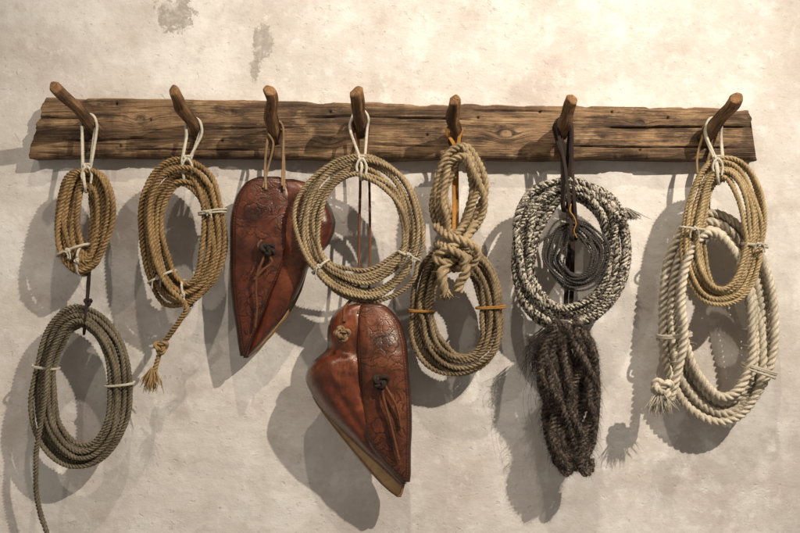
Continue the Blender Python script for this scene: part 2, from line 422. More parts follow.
yy -= 0.03 * chip2
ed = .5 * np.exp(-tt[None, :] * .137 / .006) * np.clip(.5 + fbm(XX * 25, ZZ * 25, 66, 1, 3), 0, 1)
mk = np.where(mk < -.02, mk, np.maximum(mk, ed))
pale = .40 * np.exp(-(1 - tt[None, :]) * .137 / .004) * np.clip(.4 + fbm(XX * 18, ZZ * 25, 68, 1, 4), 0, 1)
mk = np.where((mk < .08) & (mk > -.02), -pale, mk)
ring = nf + 2
VV = np.zeros((nb, ring, 3)); UU = np.zeros((nb, ring, 2)); MM = np.zeros((nb, ring))
VV[:, :nf, 0] = XX; VV[:, :nf, 1] = -yy; VV[:, :nf, 2] = ZZ
VV[:, nf] = np.stack([xt, 0 * xt + 0.006, zt - 0.001], -1); VV[:, nf + 1] = np.stack([xb, 0 * xb + 0.006, zb + 0.001], -1)
UU[:, :nf, 0] = XX; UU[:, :nf, 1] = GZ
UU[:, nf] = np.stack([xt, zt + 0.04], -1); UU[:, nf + 1] = np.stack([xb, zb - 0.04], -1)
MM[:, :nf] = mk
for e, sg in ((0, -1), (nb - 1, 1)):
    VV[e, :nf, 0] += sg * 0.005 * fbm(tt * 30, 0 * tt, 9 + e, 1, 4)
i = np.arange(nb - 1)[:, None]; j = np.arange(ring)[None, :]; j2 = (j + 1) % ring
F = np.stack([i * ring + j, (i + 1) * ring + j, (i + 1) * ring + j2, i * ring + j2], -1).reshape(-1, 4)
caps = [np.arange(ring)[None, :], (np.arange(ring)[::-1] + (nb - 1) * ring)[None, :]]
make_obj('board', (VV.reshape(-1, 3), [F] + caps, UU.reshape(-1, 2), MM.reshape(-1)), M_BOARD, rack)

pegs_px = [((98, 132), (54, 86), 6.6), ((199, 136), (173, 89), 6.8), ((277, 138), (269, 89), 7.0), ((362, 132), (356, 90), 7.2),
           ((454, 141), (455, 99), 6.4), ((560, 136), (572, 99), 6.8), ((704, 138), (737, 97), 6.6)]
PEG = []
for n, (b0, t0, r) in enumerate(pegs_px):
    B0 = W(*b0, 0.036); T0 = W(*t0, 0.170)
    B1 = B0 - (T0 - B0) * 0.10
    rg = np.random.default_rng(20 + n)
    L = T0 - B1
    jn = lambda a: np.array([rg.normal(0, a), 0, rg.normal(0, a)])
    P = catmull([B1, B1 + L * .3 + jn(.003), B1 + L * .6 + jn(.004) - np.array([0, 0, .002]), B1 + L * .85 + jn(.003), T0], 14)
    R = r * S * 0.94
    Q, s = resample(P, 0.0016)
    Tn = np.gradient(Q, axis=0); Tn /= np.linalg.norm(Tn, axis=1)[:, None]
    Nn = np.cross(Tn, [1, 0, 0]); Nn /= np.linalg.norm(Nn, axis=1)[:, None]; Bn = np.cross(Tn, Nn)
    seg = 48; th = np.linspace(0, 2 * np.pi, seg, endpoint=False)
    f = s / s[-1]
    rad = R * (1.12 - 0.20 * f + .06 * np.sin(f * 9 + n * 2))
    endc = np.sqrt(np.clip(1 - ((f - 0.965) / 0.035).clip(0, 1) ** 2 * 0.55, 0.05, 1)); rad = rad * endc
    ph = rg.uniform(0, 6)
    def poly(k, off):
        w = 2 * np.pi / k; a = (th[None, :] + off + w / 2) % w - w / 2
        return np.cos(w / 2) / np.cos(a) * 0.6 + 0.4
    blend = (0.5 + 0.5 * np.tanh(np.sin(f * 11 + n * 1.7) * 4))[:, None]
    sh = poly(6, ph) * blend + poly(5, ph + .6) * (1 - blend)
    sh = sh * (1 + 0.06 * np.sin(2 * th[None, :] + n) + 0.06 * fbm(f[:, None] * 14 + 0 * th, np.cos(th)[None, :] * 2 + 0 * f[:, None], 30 + n, 1, 3))
    V = Q[:, None, :] + (rad[:, None] * sh)[:, :, None] * (np.cos(th)[None, :, None] * Nn[:, None, :] + np.sin(th)[None, :, None] * Bn[:, None, :])
    m = len(Q)
    k0 = np.clip((f - .9) / .1, 0, 1)[:, None] * (np.cos(th + rg.uniform(0, 6)) * .006)[None, :]
    V = V + k0[:, :, None] * Tn[:, None, :]
    i = np.arange(m - 1)[:, None]; j = np.arange(seg)[None, :]; j2 = (j + 1) % seg
    F = np.stack([i * seg + j, i * seg + j2, (i + 1) * seg + j2, (i + 1) * seg + j], -1).reshape(-1, 4)
    U = np.stack([np.repeat(s, seg) * 2 + n, np.tile(th * R, m)], -1)
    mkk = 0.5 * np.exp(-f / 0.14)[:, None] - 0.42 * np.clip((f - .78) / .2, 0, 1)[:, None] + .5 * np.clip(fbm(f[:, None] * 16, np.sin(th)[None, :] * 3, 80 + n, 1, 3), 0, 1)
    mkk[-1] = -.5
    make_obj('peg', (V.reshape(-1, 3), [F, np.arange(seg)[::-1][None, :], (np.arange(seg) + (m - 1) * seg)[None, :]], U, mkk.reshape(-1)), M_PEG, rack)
    PEG.append((B0, T0, R))

def peg_at(k, depth):
    B0, T0, R = PEG[k]; t = (depth + B0[1]) / (-(T0[1]) + B0[1])
    p = B0 + (T0 - B0) * t
    x, y, d = invW(p); return x, y, R / S

# ------------------------------------------------------------------ coils
GROUP = 'coils of rope hanging on the peg rack'
class Coil:
    def __init__(s, cx, cy, hw, hh, d, N, dia, band, seed, taper=0.0, lean=0.0, ties=(), rot=0.0, jit=.95, start=90.0, pinch=0.80, topspread=0.85, extra=0.0):
        s.__dict__.update(locals())
        s.rng = np.random.default_rng(seed)
        s.a = hw - band / 2; s.b = hh - band / 2
        nc = max(1, int(round(band / dia)))
        rows = int(math.ceil(N / nc)); s.rows = rows
        slots = []
        for k in range(N):
            c = k % nc; r = k // nc
            if r % 2: c = nc - 1 - c
            slots.append(((c - (nc - 1) / 2 + (0.25 if r % 2 else -0.15)) * (band - dia) / max(1, nc - 1 + .4), (r - (rows - 1) / 2) * dia * 0.85))
        order = list(range(N))
        for _ in range(max(1, N // 3)):
            i = s.rng.integers(0, N - 1); order[i], order[i + 1] = order[i + 1], order[i]
        s.slots = np.array([slots[o] for o in order] + [slots[order[-1]]])
        s.PH = s.rng.uniform(0, 6.28, (8,))
    def spread(s, th):
        v = 1.0 + 0.11 * np.sin(2 * th + s.PH[0]) + 0.09 * np.sin(3 * th + s.PH[1])
        v = v * (1 - (1 - s.topspread) * np.exp(-((np.angle(np.exp(1j * (th - np.pi / 2)))) / 0.5) ** 2))
        for t in s.ties:
            dt = np.angle(np.exp(1j * (th - math.radians(t)))); v = v * (1 - (1 - s.pinch) * np.exp(-(dt / 0.22) ** 2))
        return v
    def point(s, th, u=0, w=0, dx=0, dy=0):
        x = (s.a + u) * np.cos(th) + dx; z = (s.b + u) * np.sin(th) + dy
        x = x * (1 - s.taper * z / s.hh)
        x = x + 1.4 * np.sin(2 * th + s.PH[2]) + .6 * np.sin(5 * th + s.PH[4]); z = z + 1.2 * np.sin(3 * th + s.PH[3])
        c, sn = math.cos(math.radians(s.rot)), math.sin(math.radians(s.rot))
        xr = x * c - z * sn; zr = x * sn + z * c
        d = s.d + w * S + s.lean * z / s.hh
        return Warr(s.cx + xr, s.cy - zr, d)
    def path(s):
        n = s.N * 160
        t = np.linspace(0, s.N - 0.02 + s.extra, n)
        th = math.radians(s.start) + 2 * np.pi * t
        i = np.minimum(np.floor(t).astype(int), s.N); f = t - i
        i2 = np.minimum(i + 1, s.N)
        r = s.rng
        sw = r.uniform(.2, .75, s.N + 2)[i]
        k = np.clip((f - sw) / 0.25, 0, 1); k = k * k * (3 - 2 * k)
        sl = s.slots[i] * (1 - k)[:, None] + s.slots[i2] * k[:, None]
        sp = s.spread(th)
        tight = np.clip((sp - .7) / .3, .25, 1)
        u = sl[:, 0] * sp; w = sl[:, 1] * (0.6 + 0.4 * sp)
        if s.extra > 0: w = w + np.clip(t - s.N + .3, 0, .3) / .3 * s.dia * (s.rows * .5)
        wob = 0; wobw = 0
        for q in (0.61, 1.37, 2.23, 3.71, 5.3):
            wob = wob + np.sin(t * 2 * np.pi * q + r.uniform(0, 6.28)) / (1 + q)
            wobw = wobw + np.sin(t * 2 * np.pi * q * 1.1 + r.uniform(0, 6.28)) / (1 + q)
        u = u + wob * s.dia * 0.46 * s.jit * tight; w = w + wobw * s.dia * 0.28 * s.jit
        K = np.arange(s.N + 2)
        cjx = np.interp(t, K, r.normal(0, 1, s.N + 2)) * s.dia * 0.20 * s.jit * tight
        cjy = np.interp(t, K, r.normal(0, 1, s.N + 2)) * s.dia * 0.36 * s.jit
        return s.point(th, u, w, cjx, cjy)
    def tie(s, deg, cord=1.7, turns=2, mat=None, tails=True, parent=None, name='tie', over=1.0, slant=.6):
        th = math.radians(deg)
        C = s.point(th); C2 = s.point(th + 0.02)
        t = C2 - C; t[1] = 0; t /= np.linalg.norm(t)
        y = np.array([0, -1.0, 0]); r = np.cross(t, y)
        kk = (D - s.d) / D
        sp = float(s.spread(np.array([th]))[0])
        A = (s.band / 2 * sp + s.dia * 0.18 + cord / 2) * S * kk * over
        Bq = (s.rows * s.dia * 0.41 + s.dia * 0.28 + cord / 2) * S * over
        ph = np.linspace(0, 2 * np.pi * turns, 40 * turns)
        sq = lambda v: np.sign(v) * np.abs(v) ** 0.8
        P = C + np.outer(sq(np.cos(ph)), r) * A + np.outer(sq(np.sin(ph)), y) * Bq + np.outer((ph / (2 * np.pi) - turns / 2) + slant * np.sin(ph / turns * .5 + s.rng.uniform(0, 3)), t) * cord * S * 1.05
        parts = [tube(P, cord / 2 * S, 0, rng=s.rng, seg=7, ds=cord * S * 0.5, fuzz=500)]
        if tails:
            for q in range(2):
                s0 = C + y * (Bq + cord * S * 0.5) + r * s.rng.uniform(-.3, .3) * A
                dirx = r * s.rng.uniform(-1, 1) + t * 0.2
                L = s.rng.uniform(.6, 1.3)
                pts = [s0 - dirx * .003, s0 + y * cord * S * 0.5, s0 + dirx * 0.006 + y * 0.003, s0 + dirx * 0.010 * L + np.array([0, 0, -0.008 * L]), s0 + dirx * 0.011 * L + np.array([0, 0, -0.017 * L])]
                parts.append(tube(catmull(pts, 6), cord / 2 * S * 0.8, 0, seg=6, rng=s.rng, ds=cord * S * 0.5))
            ph = np.linspace(0, 2 * np.pi, 40)
            kn = C + y * (Bq + cord * S * .6) + (np.outer(np.sin(ph) + 2 * np.sin(2 * ph), r) + np.outer(np.cos(ph) - 2 * np.cos(2 * ph), t) + np.outer(-np.sin(3 * ph), y)) * cord * S * 0.35
            parts.append(tube(kn, cord / 2 * S * 0.9, 0, seg=7))
        return make_obj(name, join(parts), mat, parent)

def px_path(pts, closed=False, n=14):
    return catmull([W(*p) for p in pts], n, closed)

def tassel(px, py, d, length, wide, n, mat, parent, seed, dirx=0.0, name='frayed_end', r=0.7):
    rg = np.random.default_rng(seed); parts = []
    for k in range(n):
        a = rg.normal(0, 1); b = rg.normal(0, 1); L = length * rg.uniform(0.55, 1.1)
        pts = [(px + a * 0.8, py, d + b * .002), (px + dirx * L * .35 + a * wide * .25, py + L * .35, d + b * wide * S * .2),
               (px + dirx * L * .7 + a * wide * .42 + rg.normal(0, .8), py + L * .7, d + b * wide * S * .35), (px + dirx * L + a * wide * .5 + rg.normal(0, 1.6), py + L, d + b * wide * S * .4)]
        parts.append(tube(px_path(pts, n=4), r * S * rg.uniform(.6, 1.2), 0, seg=4, ds=0.004, taper=([0, .7, 1], [1, .9, .2]), rng=rg))
    return make_obj(name, join(parts), mat, parent)

def knot_geo(px, py, d, size, dia, rng, rot=0.0, squash=(1, 1), lobes=3, dz=.5):
    ph = np.linspace(0, 2 * np.pi, 120, endpoint=False)
    x = (np.sin(ph) + 2 * np.sin(2 * ph)) / 3 * squash[0]; z = (np.cos(ph) - 2 * np.cos(2 * ph)) / 3 * squash[1]; y = -np.sin(3 * ph)
    c, sn = math.cos(rot), math.sin(rot)
    P = Warr(px + (x * c - z * sn) * size, py - (x * sn + z * c) * size, d + y * dia * dz * S)
    return tube(P, dia / 2 * S, lobes, closed=True, rng=rng, fuzz=500)

def hang_loop(k, cx, cy, d, cord, mat, parent, seed, pegd=0.066, name='hanging_loop', under=10, wid=3, double=False, lobes=0):
    x, y, r = peg_at(k, pegd); rg = np.random.default_rng(seed); parts = []
    reps = 2 if double else 1
    for q in range(reps):
        o = q * 0.006; j = lambda a=1.0: rg.normal(0, a)
        rr = r * 1.03 + cord * 0.45
        pts = [(cx - wid + j(), cy - 6, d + 0.012), (x - rr * 0.95 + j(.8), y + rr * 1.4, pegd + 0.006 + o), (x - rr, y, pegd + o), (x - rr * .6, y - rr * .85, pegd - .002 + o), (x, y - rr * 1.05, pegd - .003 + o), (x + rr * .6, y - rr * .85, pegd - .003 + o), (x + rr, y + j(.3), pegd - .002 + o),
               (x + rr * 0.9 + j(.8), y + rr * 1.4, pegd - .004 + o), (cx + wid + j(), cy - 6, d - 0.016), (cx + wid * .5, cy + under, d - 0.020), (cx, cy + under + 6, d), (cx - wid * .4, cy + under, d + 0.018)]
        parts.append(tube(px_path(pts, True), cord / 2 * S, lobes, closed=True, rng=rg, seg=9, fuzz=400, ds=.003))
    kx = cx + (x - cx) * .25; ky = cy - 10; kd = d + .012
    parts.append(knot_geo(kx, ky, kd, cord * 1.1, cord * .95, rg, lobes=0))
    for sg in (-1, 1):
        parts.append(tube(px_path([(kx, ky, kd + .002), (kx + sg * 3, ky + 3, kd + .005), (kx + sg * 5, ky + 9, kd + .004), (kx + sg * 4, ky + 16 + sg * 2, kd + .004)]), cord / 2 * S * .85, 0, seg=7, ds=.003))
    return make_obj(name, join(parts), mat, parent)

def coil_full(P0, k):
    Q = catmull(list(P0[:-(k - 1)]), 8)
    return Q[:-1]
def rope_obj(coil, mat, R=None, extra=(), fuzz=2000, name='rope_coil', lobes=3, pitch=None, tail=None):
    R = R or coil.dia / 2 * S * .96
    P = coil.path()
    if tail is not None:
        P0 = P[::12]
        P = catmull(list(P0[-8:]) + [W(*p) for p in tail], 14)
        P = np.concatenate([coil_full(P0, 8), P])
    parts = [tube(P, R, lobes, fuzz=fuzz, rng=coil.rng, pitch=pitch)]
    parts += list(extra)
    return make_obj(name, join(parts), mat)

# A : tight hank, the two sides nearly touching
A = Coil(85, 220, 28, 55, 0.086, 16, 5.6, 26, 11, taper=0.10, ties=(250, 290), pinch=.9, rot=-3, jit=1.1)
oA = rope_obj(A, M_BROWN)
tag(oA, 'small tight hank of brown twisted rope tied with white cord', 'rope coil', GROUP)
A.tie(272, 2.0, 2, M_WHITE, parent=oA); A.tie(228, 2.0, 2, M_WHITE, parent=oA)
hang_loop(0, 86, 176, .090, 2.6, M_WHITE, oA, 1, double=True)
# B
Bc = Coil(81, 388, 51, 83, 0.072, 13, 5.1, 25, 12, taper=0.05, ties=(162, 2), rot=0, lean=-.01, extra=.30, jit=1.3)
oB = rope_obj(Bc, M_OLIVE, tail=[(37, 446, .092), (36, 466, .088), (36, 490, .075), (40, 512, .07), (46, 530, .072), (49, 542, .07)])
tag(oB, 'large oval coil of grey olive rope with dangling end', 'rope coil', GROUP)
Bc.tie(162, 1.9, 2, M_WHITE, parent=oB, tails=False); Bc.tie(2, 1.9, 2, M_WHITE, parent=oB, tails=False)
stp = px_path([(90, 258, .075), (89, 285, .070), (87, 305, .066), (86, 318, .054), (84, 334, .070), (85, 318, .096), (87, 300, .084), (88, 280, .078), (91, 256, .082)], False)
make_obj('hanging_loop', join([tube(stp, 2.0 * S * .5 * 1.3, 0, seg=8), knot_geo(88, 302, .084, 3.4, 3, np.random.default_rng(1), lobes=0)]), M_DLACE, oB)

# C
C = Coil(183, 234, 46, 76, 0.088, 14, 5.4, 29, 13, taper=0.0, ties=(18, 222, 272), rot=3, lean=0.0, extra=.47, jit=1.3)
oC = rope_obj(C, M_BROWN, tail=[(186, 306, .112), (180, 320, .106), (171, 333, .097), (162, 346, .09), (157, 362, .09), (153, 376, .09)],
              extra=[knot_geo(161, 347, .092, 6.0, 5, np.random.default_rng(5))])
tag(oC, 'oval coil of golden brown rope with knotted frayed tail', 'rope coil', GROUP)
for dg in (18, 222, 272): C.tie(dg, 1.9, 2, M_WHITE, parent=oC)
tassel(153, 368, .09, 24, 11, 70, M_GOLD, oC, 7, dirx=-0.12)
hang_loop(1, 185, 168, .088, 2.6, M_WHITE, oC, 2, double=True)

# D
Dc = Coil(361, 227, 66, 73, 0.122, 11, 4.8, 25, 14, taper=-0.02, ties=(213, 322), rot=10, jit=1.7)
oD = rope_obj(Dc, M_TAN)
tag(oD, 'wide round coil of tan lariat rope on white cord', 'rope coil', GROUP)
for dg in (213, 322): Dc.tie(dg, 1.9, 2, M_WHITE, parent=oD)
hang_loop(3, 362, 168, .122, 2.8, M_WHITE, oD, 3, pegd=.080, under=6)

# E
E = Coil(459, 194, 29, 50, 0.100, 5, 7.6, 19, 15, taper=0.15, ties=(), rot=-4, jit=1.1)
rgE = np.random.default_rng(3)
ex = [knot_geo(454, 255, .122, 17, 8.8, rgE, rot=.5, squash=(1.1, .8), dz=.8),
      tube(px_path([(476, 222, .105), (466, 238, .130), (450, 248, .142), (438, 256, .130), (442, 268, .115), (458, 268, .10)]), 4.4 * S, 3, rng=rgE, fuzz=1500),
      tube(px_path([(436, 226, .10), (448, 236, .130), (466, 242, .146), (478, 252, .130), (470, 266, .115), (452, 268, .10)]), 4.4 * S, 3, rng=rgE, fuzz=1500),
      tube(px_path([(438, 244, .11), (452, 250, .150), (470, 260, .13)]), 4.3 * S, 3, rng=rgE, fuzz=1500),
      tube(px_path([(448, 262, .13), (442, 274, .140), (443, 286, .134), (446, 296, .128)]), 5.4 * S, 3, rng=rgE, fuzz=2000),
      tube(px_path([(464, 260, .13), (466, 272, .138), (460, 282, .134), (458, 292, .13)]), 4.9 * S, 3, rng=rgE, fuzz=2000)]
oE = rope_obj(E, M_TAN, extra=ex, name='rope_loop')
tag(oE, 'thick tan rope looped and finished in a heavy knot', 'rope', GROUP)
tassel(446, 292, .13, 9, 9, 60, M_TAN, oE, 17)
# F
Fc = Coil(457, 310, 49, 70, 0.080, 14, 5.5, 28, 16, taper=0.0, ties=(178, 0), rot=4, jit=1.3)
oF = rope_obj(Fc, M_FAWN)
tag(oF, 'oval coil of fawn rope bound with orange twine', 'rope coil', GROUP)
for dg in (178, 0): Fc.tie(dg, 1.7, 2, M_ORANGE, parent=oF, tails=False)
x, y, r = peg_at(4, .07)
def ribbon(pts, w, mat, parent, closed=True, thick=.8, name='hanging_strap'):
    """flat strap lying parallel to the wall"""
    P = px_path(pts, closed); Q, s = resample(P, .003, closed)
    T = np.gradient(Q, axis=0); T /= np.linalg.norm(T, axis=1)[:, None]
    X_ = np.array([1.0, 0, 0]) - T * T[:, :1]; X_ /= np.linalg.norm(X_, axis=1)[:, None] + 1e-9
    fr = np.clip((np.abs(T[:, 0]) - .45) / .3, 0, 1)[:, None]
    Yd = np.array([0, 1.0, 0]) - T * T[:, 1:2]; Yd /= np.linalg.norm(Yd, axis=1)[:, None] + 1e-9
    A_ = X_ * (1 - fr) + Yd * fr; A_ /= np.linalg.norm(A_, axis=1)[:, None]; B_ = np.cross(T, A_)
    a = w / 2 * S; b = thick / 2 * S
    cs = [(-a, -b * .6), (-a * .7, -b), (a * .7, -b), (a, -b * .6), (a, b * .6), (a * .7, b), (-a * .7, b), (-a, b * .6)]
    V = np.stack([Q + A_ * p + B_ * q for p, q in cs], 1).reshape(-1, 3); n = len(Q); seg = 8
    i = np.arange(n - 1)[:, None]; j = np.arange(seg)[None, :]; j2 = (j + 1) % seg
    F = np.stack([i * seg + j, i * seg + j2, (i + 1) * seg + j2, (i + 1) * seg + j], -1).reshape(-1, 4)
    return make_obj(name, (V, [F], np.stack([np.repeat(s / (w * S), seg), np.tile(np.arange(seg) / seg, n)], -1), np.zeros(len(V))), mat, parent)
ribbon([(454, 252, .104), (454, 200, .085), (453, 165, .079), (454.5, y + r + 10, .078), (x - r - .6, y + 3, .074), (x - r - .6, y - 3, .072), (x, y - r - .8, .071), (x + r + .8, y - 2, .070), (x + r * .8, y + 8, .070), (457, 165, .07), (457, 200, .07), (457, 252, .06), (456, 264, .09)], 3.6, M_ORANGE, oF)

# G
G = Coil(569, 254, 61, 79, 0.082, 8, 7.5, 28, 27, taper=0.0, ties=(), rot=-4, start=20, jit=1.3)
oG = rope_obj(G, M_SPECK, lobes=4, fuzz=1800, pitch=G.dia * S * 2.0, R=G.dia / 2 * S, tail=[(616, 224, .11), (622, 217, .115), (627, 213, .117)],
              extra=[knot_geo(622, 217, .116, 6.0, 5.6, np.random.default_rng(6), lobes=4)])
tag(oG, 'oval coil of black and white speckled horsehair rope', 'rope coil', GROUP)
tassel(625, 208, .118, 12, 11, 90, M_SPECK, oG, 21, dirx=.65, r=.5)
x, y, r = peg_at(5, .066)
ribbon([(563, 182, .106), (562, 155, .087), (x - r - 1, y + 4, .07), (x - r - 1, y - 2, .068), (x, y - r - 1.5, .068), (x + r + 1, y, .066), (568, 155, .068), (569, 180, .056), (568, 206, .056), (565, 212, .082), (563, 204, .106)], 4.5, M_DLACE, oG)
# H
H = Coil(576, 254, 32, 35, 0.118, 18, 2.2, 17, 5, ties=(85,), jit=2.6, topspread=1.0)
oH = rope_obj(H, M_WIRE, fuzz=4000, lobes=2, pitch=.012)
tag(oH, 'small dark coil of thin twisted cord', 'cord coil', GROUP)
H.tie(88, 1.7, 3, M_DLACE, parent=oH, tails=False)
x, y, r = peg_at(5, .085)
ribbon([(571, 222, .136), (568, 190, .125), (564, 160, .10), (x - r - 1, y + 4, .09), (x - r - 1, y - 2, .088), (x, y - r - 1.5, .088), (x + r + 1, y + 2, .086), (572, 160, .09), (574, 195, .105), (576, 222, .099), (576, 238, .099), (573, 241, .118), (571, 236, .136)], 3.2, M_DLACE, oH)
make_obj('binding_cord', tube(px_path([(571, 204, .134), (570, 211, .139), (574, 217, .141), (576, 224, .142), (574, 231, .141), (577, 238, .139)]), 0.6 * S, 0, seg=8), M_ORANGE, oH)
# I horsehair hank
rgI = np.random.default_rng(44); parts = []
def edgeL(f): return np.interp(f, [0, .08, .2, .4, .65, .88, 1], [549, 542, 538, 537, 541, 547, 555])
def edgeR(f): return np.interp(f, [0, .08, .2, .4, .65, .88, 1], [589, 595, 599, 601, 600, 596, 588])
for row in range(3):
    ncol = 8 if row < 2 else 7
    for k in range(ncol):
        c0 = (k + .5) / ncol; amp = rgI.uniform(.06, .16); ph0 = rgI.uniform(0, 6); drift = rgI.normal(0, .22); fq = rgI.uniform(5, 9)
        top = 326 + rgI.uniform(0, 3) + row * 2 + abs(c0 - .5) ** 2 * 40; bot = 470 - abs(c0 - .5) ** 2 * 66 - (2 - row) * 2 - rgI.uniform(0, 6)
        pts = []
        for q in range(13):
            f = q / 12
            c = np.clip(c0 + drift * (f - .5) + amp * math.sin(f * fq + ph0), .06, .94)
            xx = edgeL(f) * (1 - c) + edgeR(f) * c
            pts.append((xx, top + (bot - top) * f, .078 + row * .016 + .010 * math.sin(f * fq * 1.2 + ph0 + 1.5)))
        sg = rgI.choice([-1, 1])
        if c0 < .25: sg = 1
        if c0 > .75: sg = -1
        xs = pts[0][0] + sg * 7
        pts = [(xs, top + 7, .074 + row * .012), (xs - sg * 1.5, top - 4, .078 + row * .014), ((xs + pts[0][0]) / 2, top - 8, .080 + row * .016)] + pts
        xe = pts[-1][0] + sg * rgI.uniform(7, 10); yb = pts[-1][1]
        pts += [((pts[-1][0] + xe) / 2, yb + 5, .084 + row * .014), (xe, yb, .078 + row * .010), (xe, yb - 10, .072 + row * .010)]
        parts.append(tube(px_path(pts, n=8), rgI.uniform(3.4, 4.3) * S, 3, rng=rgI, fuzz=6500, fuzzlen=1.2, pitch=.033))
oI = make_obj('horsehair_hank', join(parts), M_HAIR)
tag(oI, 'thick hank of dark brown horsehair rope with loose wisps', 'horsehair hank', GROUP)
parts = []
for k in range(240):
    x0 = rgI.uniform(536, 552); y0 = rgI.uniform(332, 356); L = rgI.uniform(12, 42) * rgI.uniform(.4, 1)
    sw = rgI.normal(-2, 6)
    parts.append(tube(px_path([(x0 + 5, y0 - 5, .095), (x0 - 5 + sw * .2, y0 + L * .2, .10), (x0 - 8 + sw * .6 + rgI.normal(0, 2), y0 + L * .6, .095), (x0 - 6 + sw, y0 + L, .09 + rgI.normal(0, .008))], n=4), .26 * S, 0, seg=3, ds=.005, taper=([0, 1], [1, .3])))
for k in range(5):
    x0 = rgI.uniform(538, 545); y0 = rgI.uniform(345, 360); L = rgI.uniform(50, 80)
    parts.append(tube(px_path([(x0 + 4, y0 - 5, .095), (x0 - 6, y0 + L * .25, .10), (x0 - 13 + rgI.normal(0, 2), y0 + L * .6, .09), (x0 - 9 + rgI.normal(0, 4), y0 + L, .085)], n=5), .23 * S, 0, seg=3, ds=.005, taper=([0, 1], [1, .3])))
for k in range(70):
    f = rgI.uniform(.05, .98); sg = rgI.choice([-1, 1]); L = rgI.uniform(6, 16)
    x0 = (edgeR(f) if sg > 0 else edgeL(f)) - sg * 4; y0 = 328 + f * 138
    parts.append(tube(px_path([(x0, y0, .10), (x0 + sg * L * .35, y0 + L * .3, .105), (x0 + sg * L * .45 + rgI.normal(0, 2), y0 + L, .10)], n=4), .2 * S, 0, seg=3, ds=.005, taper=([0, 1], [1, .3])))
make_obj('loose_hair', join(parts), M_WISP, oI)
x, y, r = peg_at(5, .074)
ribbon([(567, 346, .10), (566, 318, .085), (566, 300, .066), (567, 280, .06), (569, 200, .062), (568, 160, .075), (x - r, y + 4, .075), (x - r - 1, y - 2, .074), (x, y - r - 1.5, .074), (x + r + 1, y + 2, .074), (571, 160, .07), (573, 200, .058), (572, 280, .055), (571, 310, .06), (572, 342, .085)], 4.5, M_DLACE, oI)

# K, J
K = Coil(717, 316, 61, 108, 0.068, 7, 9.2, 31, 19, taper=0.13, ties=(190, 322), rot=4, jit=.3, extra=.33, topspread=.75, pinch=.95)
oK = rope_obj(K, M_CREAM, fuzz=900, tail=[(671, 396, .105), (664, 388, .112), (658, 381, .116), (655, 388, .114), (660, 396, .112)], extra=[knot_geo(664, 389, .116, 8, 7.5, np.random.default_rng(2))], R=9.2 / 2 * S)
tag(oK, 'large long coil of thick cream cotton rope with frayed end', 'rope coil', GROUP)
for dg in (190, 322): K.tie(dg, 2.2, 3, M_WHITE, parent=oK, tails=False)
tassel(661, 390, .114, 24, 15, 130, M_WHITE, oK, 31, dirx=0.0, r=.55)
x, y, r = peg_at(6, .062)
make_obj('hanging_loop', tube(px_path([(705, 222, .092), (700, 190, .085), (697, 160, .078), (x - r - 1, y + 5, .066), (x - r - 1, y - 2, .062), (x, y - r - 1, .062), (x + r + 1, y, .06), (707, 165, .058), (709, 200, .05), (709, 226, .046), (708, 238, .068), (706, 234, .09)], True), 1.2 * S, 0, closed=True, seg=8), M_BROWN, oK)
J = Coil(723, 232, 44, 77, 0.115, 12, 4.9, 24, 20, taper=-0.02, ties=(178, 350), rot=-2, jit=1.2)
oJ = rope_obj(J, M_PALE)
tag(oJ, 'oval coil of pale golden rope tied with light cord', 'rope coil', GROUP)
for dg in (178, 350): J.tie(dg, 1.9, 2, M_WHITE, parent=oJ)
hang_loop(6, 719, 168, .115, 2.6, M_WHITE, oJ, 5, pegd=.078, double=True)

# ------------------------------------------------------------------ stirrup covers
def smooth_rows(rows, n):
    r = np.array(rows, float); ys = r[:, 0]
    t = np.linspace(0, 1, n); t = 0.5 - 0.5 * np.cos(np.pi * t)
    yy = ys[0] + (ys[-1] - ys[0]) * t
    xl = np.interp(yy, ys, r[:, 1]); xr = np.interp(yy, ys, r[:, 2])
    for _ in range(24):
        xl[1:-1] = (xl[:-2] + 2 * xl[1:-1] + xl[2:]) / 4; xr[1:-1] = (xr[:-2] + 2 * xr[1:-1] + xr[2:]) / 4
    return yy, xl, xr
def rosette(x, y, cx, cy, R, n=5, ph=0):
    dx = x - cx; dy = y - cy; r = np.hypot(dx, dy) / R; th = np.arctan2(dy, dx) + ph
    e = 0.78 + 0.22 * np.abs(np.cos(n / 2 * th))
    h = -1.0 * np.exp(-((r - e) / 0.08) ** 2)
    h += - .6 * np.exp(-((np.abs(np.cos(n / 2 * th))) / .16) ** 2) * (r < e) * (r > .25)
    h += -.8 * np.exp(-((r - .28) / .06) ** 2) - .4 * np.exp(-((r - .55 * e) / .06) ** 2)
    h += .35 * (r < e)
    return h, np.exp(-(r / 1.25) ** 6), (r < e * 1.05)
def scroll(x, y, cx, cy, R, hand, ph):
    dx = x - cx; dy = y - cy; r = np.hypot(dx, dy) / R + 1e-3; th = np.arctan2(dy, dx) * hand + ph
    k = np.sin(.5 * (th + 5.2 * np.log(r)))
    line = -1.0 * np.exp(-(k / .20) ** 2)
    m = np.clip((1.05 - r) * 8, 0, 1)
    return (line + .4) * m, np.exp(-(r / 1.2) ** 6), (r < 1)
